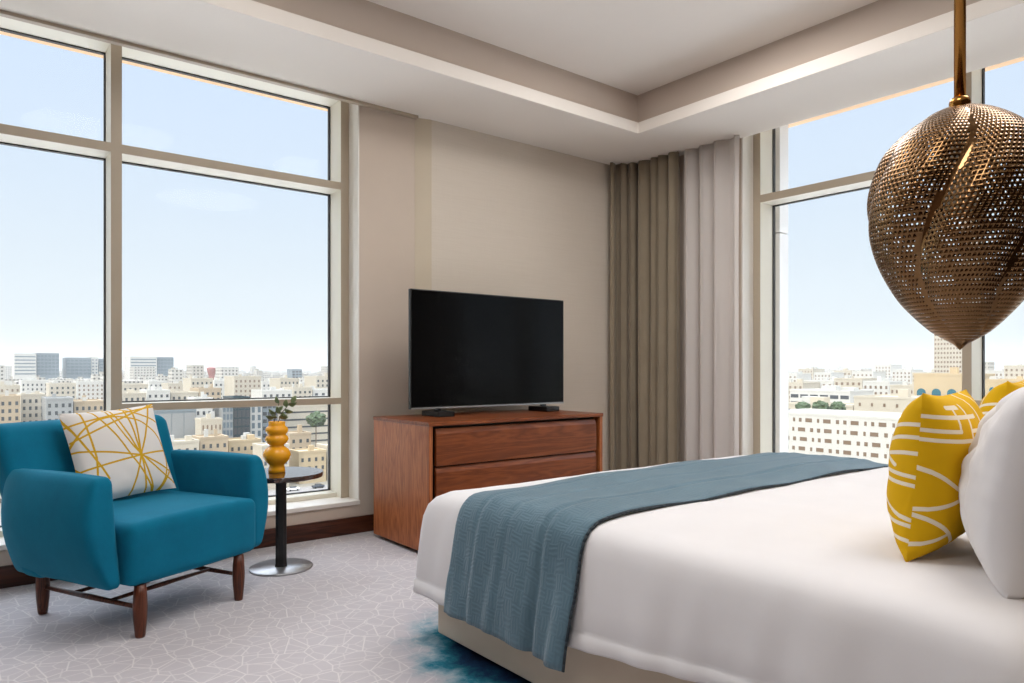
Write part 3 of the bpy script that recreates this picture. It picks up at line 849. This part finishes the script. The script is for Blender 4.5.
def building(name, label, side, px0, px1, ytop, D, depth, mat, cols=0, rows=0, ww=.5, wh=.5, wmat=WIND, fz=3.3, top=1.2, roof='box', seed=1, group=None, cat='building', band=False, first=None, arch=False, base=None):
    fn = at_Y if side == 'N' else at_X
    for _ in range(60):            # step back until the plot is free
        p0, p1 = fn(px0, ytop, D), fn(px1, ytop, D)
        if side == 'N': fp = (min(p0[0], p1[0])-.4, max(p0[0], p1[0])+.4, D-.6, D+depth+.6)
        else: fp = (D-.6, D+depth+.6, min(p0[1], p1[1])-.4, max(p0[1], p1[1])+.4)
        if not any(fp[0] < o[1] and fp[1] > o[0] and fp[2] < o[3] and fp[3] > o[2] for o in FOOT): break
        D += 2.0
    FOOT.append(fp)
    a = fn(px0, ytop, D); b = fn(px1, ytop, D); c = fn((px0+px1)/2, ytop, D)
    zt = c[2]; ix = 0 if side == 'N' else 1
    s0, s1 = sorted((a[ix], b[ix])); wid = s1-s0
    rg = random.Random(seed*13+int(px0*7)+int(D))
    gz = GZ if base is None else base
    loc = ((s0+s1)/2, D, gz) if side == 'N' else (D, (s0+s1)/2, gz)
    root = thing(name, label, cat, loc, 0 if side == 'N' else -PI/2, group)
    # local frame: x along the facade, y away from the viewer, z up
    hgt = zt-gz; hw = wid/2
    MB().box(-hw, hw, 0, depth, 0, hgt).build('walls', mat, root)
    pw = min(.5, wid*.05)
    p = MB(); ring(p, (-hw-.12, hw+.12, -.12, depth+.12), (-hw+pw, hw-pw, pw, depth-pw), hgt-.35, hgt+.55)
    p.build('parapet', mat, root)
    if roof == 'box':
        for k in range(rg.choice((1, 2, 2, 3))):
            w2 = wid*rg.uniform(.08, .22); x = rg.uniform(-hw+w2, hw-w2); y = rg.uniform(depth*.25, depth*.6)
            MB().box(x-w2/2, x+w2/2, y, y+w2*.8, hgt-.05, hgt+rg.uniform(1.4, 3.2)).build('roof_hut', mat if k == 0 else ROOFG, root)
    if cols and rows:
        cell = wid/cols; w0 = cell*ww; h0 = fz*wh
        proto = None
        for r in range(rows):
            zc = hgt-(first if first is not None else top)-fz*(r+.5)
            if zc-h0/2 < .5: break
            if band:
                o = MB().box(-hw*.94, hw*.94, -.08, .05, zc-h0/2, zc+h0/2).build('window_band', wmat, root); continue
            for q in range(cols):
                x = -hw+cell*(q+.5)
                k_ = ((q*7+r*3) % 5) if ww < 0 else 0
                if proto is None:
                    mb = MB()
                    if arch:
                        n_ = 10; pr = [(-w0/2, -h0/2), (w0/2, -h0/2)]+[(w0/2*math.cos(PI*i/n_), h0*.22+h0*.28*math.sin(PI*i/n_)) for i in range(n_+1)]
                        v = [(px_, yy, pz) for yy in (-.1, .05) for (px_, pz) in pr]; L_ = len(pr)
                        mb.add(v, [tuple(range(L_)), tuple(range(2*L_-1, L_-1, -1))]+[(i, (i+1) % L_, L_+(i+1) % L_, L_+i) for i in range(L_)])
                    else: mb.box(-w0/2, w0/2, -.08, .05, -h0/2, h0/2)
                    proto = mb.build('window', wmat, root); o = proto
                else:
                    o = proto.copy(); C.objects.link(o); o.parent = root
                o.location = (x, 0, zc)
    return root
B = building
# ---- beyond the left hand window: hazy office blocks on the skyline
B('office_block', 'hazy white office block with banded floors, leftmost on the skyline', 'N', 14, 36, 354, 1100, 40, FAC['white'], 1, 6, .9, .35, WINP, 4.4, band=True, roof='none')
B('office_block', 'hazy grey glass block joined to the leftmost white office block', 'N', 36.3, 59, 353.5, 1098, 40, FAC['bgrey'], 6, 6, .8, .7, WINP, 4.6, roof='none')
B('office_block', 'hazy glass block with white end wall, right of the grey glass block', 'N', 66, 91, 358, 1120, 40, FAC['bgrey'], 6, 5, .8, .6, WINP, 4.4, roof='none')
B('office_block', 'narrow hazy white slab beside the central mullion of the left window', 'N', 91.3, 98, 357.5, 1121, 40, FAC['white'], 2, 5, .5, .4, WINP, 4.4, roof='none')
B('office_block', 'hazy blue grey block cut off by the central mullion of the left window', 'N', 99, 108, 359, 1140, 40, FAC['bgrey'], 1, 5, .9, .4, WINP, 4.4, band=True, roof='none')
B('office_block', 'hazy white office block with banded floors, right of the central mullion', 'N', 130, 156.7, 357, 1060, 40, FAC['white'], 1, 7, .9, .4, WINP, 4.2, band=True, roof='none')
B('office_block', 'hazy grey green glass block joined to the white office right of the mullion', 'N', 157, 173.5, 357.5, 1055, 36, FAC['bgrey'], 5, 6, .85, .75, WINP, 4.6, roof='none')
B('office_block', 'small solid grey cube standing on the skyline above the vase', 'N', 292, 302, 369.5, 900, 18, FAC['bgrey'], 3, 4, .7, .5, WIND, 3.6, roof='none')
FT = thing('water_tower', 'faded red funnel shaped water tower on the left skyline', 'tower', at_Y(211.5, 368, 820)[:2]+(GZ,))
MB().lathe([(3.2, 0), (2.6, 30), (3.0, 34), (5.0, 41.5), (5.0, 43.2), (2, 44)], 20).build('shaft', FAC['pink'], FT)
# ---- middle distance apartments, left window
midl = [(-6, 20, 386, 560, 'cream', 5), (21, 48, 381, 640, 'white', 6), (49, 76, 384, 610, 'cream', 5), (77, 104, 382, 650, 'white', 6), (112, 148, 385, 560, 'cream', 7), (149, 167, 382, 640, 'white', 4),
        (168, 190, 384, 600, 'cream', 5), (191, 213, 379, 520, 'cream', 5), (214, 232, 381, 560, 'white', 4), (234, 261, 377, 500, 'cream', 6), (262, 279, 382, 580, 'white', 4), (280, 299, 379, 520, 'cream', 5), (300, 315, 383, 560, 'white', 4), (316, 338, 377, 500, 'cream', 5)]
where = ['at the far left edge of the window', 'below the white skyline office', 'below the gap between the skyline blocks', 'left of the central mullion', 'right of the central mullion', 'below the white office right of the mullion',
         'below the grey green glass block', 'below the red water tower', 'right of the red water tower', 'twin towered, in the middle of the right bay', 'just behind the sprig leaves', 'below the grey skyline cube', 'between the cube and the window jamb', 'against the right jamb of the left window']
for k, (a, b, y, D, mt, n_) in enumerate(midl):
    B('apartment_block', f"{'cream' if mt == 'cream' else 'whitish'} flat roofed apartment block {where[k]}", 'N', a, b, y, D, 22, FAC[mt], n_, 5, .38, .5, WIND if k % 3 else WINB, 3.4, seed=k)
nearl = [(-8, 20, 397, 380, 'tan', 4, 'low tan block at the far left above the armchair back'), (21, 45, 395, 400, 'cream', 4, 'cream block with dark windows above the armchair back'), (46, 73, 399, 370, 'grey', 4, 'pale grey block above the line patterned cushion'),
         (74, 104, 402, 350, 'tan', 5, 'tan block left of the central mullion, above the cushion'), (112, 146, 394, 420, 'cream', 6, 'long low cream block resting on the window rail line right of the mullion'),
         (147, 170, 391, 440, 'white', 4, 'whitish block showing above the middle of the window rail'), (171, 198, 393, 430, 'cream', 5, 'cream block above the rail, left of the dotted tower'), (199, 221, 389, 440, 'tan', 4, 'tan block showing above the rail behind the dotted tower'),
         (262, 292, 391, 440, 'white', 5, 'whitish block behind the vase sprig, above the rail'), (293, 312, 388, 460, 'cream', 4, 'cream block above the rail right of the sprig'), (313, 340, 390, 450, 'white', 4, 'whitish block above the rail at the right jamb')]
for k, (a, b, y, D, mt, n_, lab) in enumerate(nearl):
    B('apartment_block', lab, 'N', a, b, y, D, 20, FAC[mt], n_, 5, .42, .5, WIND, 3.3, seed=40+k)
# ---- below the rail of the left window
B('office_block', 'wide blue grey panelled block below the rail, right of the cushion', 'N', 146, 196, 411, 292, 16, FAC['bgrey'], 4, 1, .94, .95, FAC['grey'], 14, seed=2, roof='none', first=.6)
B('apartment_block', 'white tower with dotted square windows below the rail', 'N', 195, 212.5, 399, 306, 12, FAC['white'], 3, 9, .42, .5, WIND, 3.0, seed=3)
B('apartment_block', 'small cream block in front of the dotted white tower', 'N', 201, 222, 420, 278, 8, FAC['cream'], 5, 4, .35, .6, WINB, 3.2, seed=4)
B('office_block', 'pale grey glazed slab left of the dark teal tower', 'N', 222.5, 233, 402, 302, 12, FAC['grey'], 3, 9, .7, .7, WINP, 3.3, seed=5, roof='none')
B('office_tower', 'dark teal glass tower in the lower right bay', 'N', 233.3, 250, 398, 298, 14, FAC['teal'], 4, 8, .82, .8, WIND, 3.6, seed=6, roof='none')
B('apartment_block', 'narrow white slab right of the dark teal tower', 'N', 250.3, 262, 403, 303, 12, FAC['white'], 2, 8, .5, .7, WINP, 3.4, seed=7, roof='none')
B('office_block', 'blue grey glazed block behind the mustard vase', 'N', 262.3, 277, 400, 306, 12, FAC['bgrey'], 3, 8, .8, .5, WIND, 3.2, seed=8, roof='none')
B('car_park', 'open sided car park with long pale decks, right of the vase', 'N', 277.5, 352, 406, 318, 26, FAC['cream'], 1, 6, .9, .22, WIND, 3.4, seed=9, roof='none', band=True, first=.9)
lowl = [(150, 199, 443, 262, 'cream', 6, 'low cream roof beside the right armchair arm, below the blue grey block'), (200, 228, 438, 266, 'tan', 4, 'low tan block left of the vase, below the small cream block'), (229, 261, 441, 258, 'stone', 5, 'low stone coloured building left of the mustard vase'),
        (262, 289, 446, 254, 'cream', 4, 'low cream building directly behind the mustard vase'), (290, 311, 434, 278, 'tan', 3, 'low tan building right of the vase, below the car park'), (299, 326, 452, 256, 'stone', 4, 'low stone coloured building just above the right edge of the side table'),
        (327, 352, 446, 258, 'cream', 3, 'low cream building at the right jamb, below the car park')]
for k, (a, b, y, D, mt, n_, lab) in enumerate(lowl):
    B('low_building', lab, 'N', a, b, y, D, 10, FAC[mt], n_, 2, .35, .45, WIND, 3.2, seed=60+k)
# ---- beyond the right hand window
B('apartment_block', 'long white block with rows of brown windows just above the bed', 'E', 772, 908, 416, 215, 22, FAC['white'], 0, 0, seed=70, roof='none')
big = bpy.context.scene.objects[-1] if False else [o for o in C.objects if o.get('label', '').startswith('long white block')][0]
wl = at_X(772, 416, 215)[1]-at_X(908, 416, 215)[1]; bh = at_X(840, 416, 215)[2]-GZ
wp = MB().box(-.5, .5, -.08, .05, -.62, .62).build('window', WINB, big); first = True
pat = [1.0, 2.4, .7, .9, 2.2, .7, 2.4, 1.0]
for r in range(5):
    x = -wl/2+1.2; k = r*3
    while x < wl/2-2:
        w_ = pat[k % len(pat)]
        o = wp if first else wp.copy()
        if not first: C.objects.link(o); o.parent = big
        first = False
        o.location = (x+w_/2, 0, bh-1.9-3.05*r); o.scale = (w_, 1, 1)
        x += w_+(1.7 if w_ > 1.5 else 1.3); k += 1
B('apartment_block', 'plain cream block above the right half of the long white block', 'E', 854, 917, 398, 285, 24, FAC['cream'], 5, 1, .18, .4, WINB, 3.3, seed=71)
B('low_building', 'flat white building with a dark glazed strip, left side of the right window', 'E', 790, 850, 391, 340, 24, FAC['white'], 6, 2, .8, .5, WIND, 3.6, seed=72, first=1.0)
B('low_building', 'low cream roof terrace behind the long white block', 'E', 784, 853, 405, 270, 16, FAC['cream'], 7, 1, .4, .45, WIND, 3.3, seed=73)
B('stone_building', 'stone building with tall arched teal windows behind the mustard cushion', 'E', 914, 976, 375, 290, 20, FAC['stone'], 4, 1, .6, .85, WINT, 7.0, seed=74, first=5.0, arch=True)
B('stone_building', 'stone building with small arched teal windows, right of the window mullion', 'E', 978, 1036, 381, 300, 20, FAC['stone'], 6, 1, .55, .85, WINT, 4.4, seed=75, first=2.0, arch=True)
B('office_tower', 'tall pale grey gridded tower directly below the brass pendant lamp', 'E', 934, 962, 331, 620, 24, FAC['cream'], 9, 9, .55, .45, WINB, 3.6, seed=76)
farr = [(776, 797, 374, 640, 'white', 'at the left frame'), (798, 813, 369, 760, 'cream', 'left of the middle'), (814, 831, 373, 690, 'white', 'left of the squarish block'), (832, 851, 371, 720, 'cream', 'at the centre'), (852, 873, 372, 660, 'white', 'next to the squarish block'),
        (875, 891, 365, 780, 'white', 'standing highest and squarish'), (892, 911, 370, 700, 'white', 'right of the squarish block'), (912, 933, 373, 640, 'cream', 'left of the gridded tower'), (983, 1003, 371, 640, 'white', 'right of the mullion'), (1004, 1030, 366, 600, 'cream', 'at the right picture edge')]
for k, (a, b, y, D, mt, lab) in enumerate(farr):
    B('apartment_block', f"{'bright white' if mt == 'white' else 'cream'} block on the right window skyline, {lab}", 'E', a, b, y, D, 26, FAC[mt], 5, 5, .4, .5, WINB, 3.5, seed=80+k)
midr = [(778, 803, 383, 450, 'cream', 'behind the dark glazed strip, far left'), (804, 833, 381, 470, 'white', 'behind the dark glazed strip'), (834, 862, 379, 430, 'cream', 'left of the plain cream block'), (863, 889, 382, 400, 'white', 'behind the plain cream block'), (890, 914, 386, 380, 'cream', 'left of the arched stone building')]
for k, (a, b, y, D, mt, lab) in enumerate(midr):
    B('apartment_block', f"{'white' if mt == 'white' else 'cream'} middle distance block seen through the right window, {lab}", 'E', a, b, y, D, 22, FAC[mt], 5, 4, .4, .5, WINB, 3.4, seed=100+k)
# ---- the mass of farther roofs
FARM = m_facade('far facades', srgbc(206, 196, 178), srgbc(238, 232, 220), srgbc(120, 116, 112))
def roofs(name, label, side, n, dmin, dmax, lo, hi, seed, hmin, hmax):
    rg = random.Random(seed); mb = MB(); mine = []
    for _ in range(n):
        D = dmin*(dmax/dmin)**rg.random()
        px = rg.uniform(lo, hi); q = (at_Y if side == 'N' else at_X)(px, 368, D)
        w_, d_ = rg.uniform(9, 26), rg.uniform(9, 24); h = rg.uniform(hmin, hmax)*(1 if rg.random() > .06 else 1.5)
        fp = (q[0]-w_/2, q[0]+w_/2, q[1]-d_/2, q[1]+d_/2)
        if any(fp[0] < o[1] and fp[1] > o[0] and fp[2] < o[3] and fp[3] > o[2] for o in FOOT): continue
        mine.append(fp)
        mb.box(*fp, GZ, GZ+h)
        if rg.random() < .6:
            s = rg.uniform(2, 5); x = q[0]+rg.uniform(-.3, .3)*w_; y = q[1]+rg.uniform(-.3, .3)*d_
            mb.box(x-s/2, x+s/2, y-s/2, y+s/2, GZ+h-.01, GZ+h+rg.uniform(1.5, 3))
    FOOT.extend(mine)
    o = mb.build(name, FARM); tag(o, label, 'rooftops', kind='stuff'); return o
roofs('distant_rooftops', 'endless hazy rooftops stretching to the horizon beyond the left window', 'N', 1500, 640, 4200, -60, 420, 3, 12, 32)
roofs('distant_rooftops', 'endless pale rooftops stretching to the horizon beyond the right window', 'E', 1100, 700, 4200, 740, 1090, 4, 12, 33)
roofs('nearby_rooftops', 'jumble of low rooftops between the apartment blocks beyond the left window', 'N', 170, 285, 640, -60, 420, 5, 7, 16)
roofs('nearby_rooftops', 'jumble of low rooftops between the apartment blocks beyond the right window', 'E', 120, 300, 640, 740, 1090, 6, 8, 19)
# ---- street trees
FOL = plain('dusty green foliage', srgb(66, 80, 52), .8, var=.35, vs=1.2)
TRK = plain('grey brown bark', srgb(104, 88, 70), .9)
def tree(px, py_top, D, side, r, label, seed, gz=GZ):
    q = (at_Y if side == 'N' else at_X)(px, py_top, D)
    t = thing('street_tree', label, 'tree', (q[0], q[1], gz)); hgt = q[2]-gz
    bm = bmesh.new(); bmesh.ops.create_icosphere(bm, subdivisions=4, radius=1)
    for v in bm.verts:
        k = 1+.35*noise.noise(v.co*2.2+Vector((seed, 0, 0)))+.18*noise.noise(v.co*6+Vector((seed, 3, 0)))
        v.co = Vector((v.co.x*r*k, v.co.y*r*k, hgt-r*.8+v.co.z*r*.8*k))
    me = bpy.data.meshes.new('crown'); bm.to_mesh(me); bm.free(); me.materials.append(FOL)
    link(bpy.data.objects.new('crown', me), t)
    MB().tube((0, 0, 0), (0, 0, hgt-r*.9), .35, .2, 8).build('trunk', TRK, t)
tree(316, 412, 305, 'N', 4.0, 'dark green tree in front of the car park decks', 1)
tree(803, 402, 258, 'E', 2.6, 'dusty tree left of the low cream roof terrace', 3)
tree(821, 401, 258, 'E', 2.9, 'dusty tree in the middle of the low cream roof terrace', 4)
tree(838, 402, 258, 'E', 2.5, 'dusty tree right end of the low cream roof terrace', 5)
# ---- parked cars on the road at the lower right of the left window
CARW = plain('white car paint', srgb(230, 230, 230), .25); CARD = plain('dark car paint', srgb(60, 64, 72), .25); CARR = plain('silver car paint', srgb(160, 164, 168), .25)
TYRE = plain('black tyre', srgb(24, 24, 24), .8)
ASPH = plain('grey asphalt', srgb(128, 124, 120), .9, var=.08, vs=.1)
rd = MB().box(-40, 300, 238, 249, GZ, GZ+.06).build('road', ASPH); struct(rd)
for k, (px, mt, lab) in enumerate([(293, CARW, 'white car on the road under the side table top, left of the dark car'), (318, CARD, 'dark car on the road under the side table top, near the right jamb')]):
    q = at_Y(px, 490, 243.5)
    t = thing('car', lab, 'car', (q[0], 243.5, GZ+.06))
    rounded_box(2.15, .88, .38, .18, 3, 2, lambda p: Vector((p.x, p.y, p.z+.68))).build('body', mt, t, True)
    rounded_box(1.2, .76, .34, .2, 3, 2, lambda p: Vector((p.x*(1-.25*(p.z+.34)), p.y*(1-.15*(p.z+.34)), p.z+1.25))).build('cabin', WIND, t, True)
    for x in (-1.3, 1.3):
        for y in (-.8, .8):
            MB().tube((x, y-.1, .32), (x, y+.1, .32), .32, .32, 14).build('wheel', TYRE, t)

# ------------------------------------------------------------------ haze over the city
hz = N('thin morning haze'); hz.n.remove(hz.p)
vs = hz.new('ShaderNodeVolumeScatter'); vs.inputs['Color'].default_value = (.31, .32, .32, 1); vs.inputs['Density'].default_value = .0005
hz.l.new(vs.outputs[0], hz.out.inputs['Volume'])
Zh0, Zh1 = GZ-1, 80
L2 = [(-5000, 60), (60, 60), (60, -5000), (5000, -5000), (5000, 5000), (-5000, 5000)]
HAZE_ON = True
if HAZE_ON:
    hv = [(x, y, z) for z in (Zh0, Zh1) for x, y in L2]
    ho = mesh_obj('city_haze', hv, [(5, 4, 3, 2, 1, 0), (6, 7, 8, 9, 10, 11)]+[(i, (i+1) % 6, 6+(i+1) % 6, 6+i) for i in range(6)], hz.m)
    tag(ho, 'thin white haze lying over the distant city', 'haze', kind='stuff')

# ------------------------------------------------------------------ light
W = bpy.data.worlds.new('World'); bpy.context.scene.world = W; W.use_nodes = True
nt = W.node_tree; bg = nt.nodes['Background']
tc = nt.nodes.new('ShaderNodeTexCoord'); sp = nt.nodes.new('ShaderNodeSeparateXYZ'); nt.links.new(tc.outputs['Generated'], sp.inputs[0])
rp = nt.nodes.new('ShaderNodeValToRGB'); nt.links.new(sp.outputs[2], rp.inputs[0])
e = rp.color_ramp.elements
def sky(p, c, new=True):
    q = e.new(p) if new else None
    if q: q.color = c
e[0].position = 0.0; e[0].color = srgb(230, 236, 237)
e[1].position = 1.0; e[1].color = (4.4, 4.7, 5.2, 1)
sky(.10, srgb(232, 242, 250)); sky(.22, srgb(224, 238, 254)); sky(.42, (.68, .82, 1.05, 1)); sky(.60, (4.2, 4.5, 5.0, 1))
nt.links.new(rp.outputs[0], bg.inputs[0]); bg.inputs[1].default_value = 1.0
def light(name, typ, loc, energy, col=(1, 1, 1), rot=None, **kw):
    l = bpy.data.lights.new(name, typ); l.energy = energy; l.color = col
    for k, v in kw.items(): setattr(l, k, v)
    o = bpy.data.objects.new(name, l); o.location = loc
    if rot: o.rotation_euler = rot
    return link(o)
sun = light('sun', 'SUN', (0, 0, 50), 3.0, (1, .93, .82), angle=math.radians(.6))
sun.rotation_euler = Vector((.85, .28, -.55)).to_track_quat('-Z', 'Y').to_euler()
# added soft fill discs in the ceiling tray, unseen, brightening the whole room
for k, (x, y) in enumerate([(-.5, .2), (2.4, .2), (1.0, 2.2), (3.0, 2.3)]):
    light('fill_light', 'AREA', (x, y, 3.02), 25, (1, .975, .955), (0, 0, 0), shape='DISK', size=1.1)
# window portals: they guide the sky light, give none of their own
p1 = light('portal', 'AREA', (.05, YN+.36, 1.5), 1, rot=(-PI/2, 0, 0), shape='RECTANGLE', size=4.0, size_y=2.6); p1.data.cycles.is_portal = True
p2 = light('portal', 'AREA', (XE+.36, 1.67, 1.5), 1, rot=(PI/2, 0, PI/2), shape='RECTANGLE', size=2.8, size_y=2.6); p2.data.cycles.is_portal = True

# ------------------------------------------------------------------ camera
cam = bpy.data.cameras.new('camera'); co = bpy.data.objects.new('camera', cam); link(co)
co.location = (0, 0, H)
co.rotation_euler = (PI/2, 0, -math.atan2(.6205, .7843))
cam.sensor_width = 36; cam.lens = 36*F/1024; cam.shift_y = 26.5/1024; cam.clip_start = .05; cam.clip_end = 12000
S = bpy.context.scene; S.camera = co
S.view_settings.view_transform = 'Standard'; S.view_settings.look = 'None'; S.view_settings.gamma = 1; S.view_settings.use_curve_mapping = False
S.view_settings.exposure = 0.0
cy = S.cycles
cy.use_denoising = True
cy.max_bounces = 10; cy.diffuse_bounces = 6; cy.glossy_bounces = 4; cy.transparent_max_bounces = 16; cy.volume_bounces = 0
cy.sample_clamp_indirect = 8
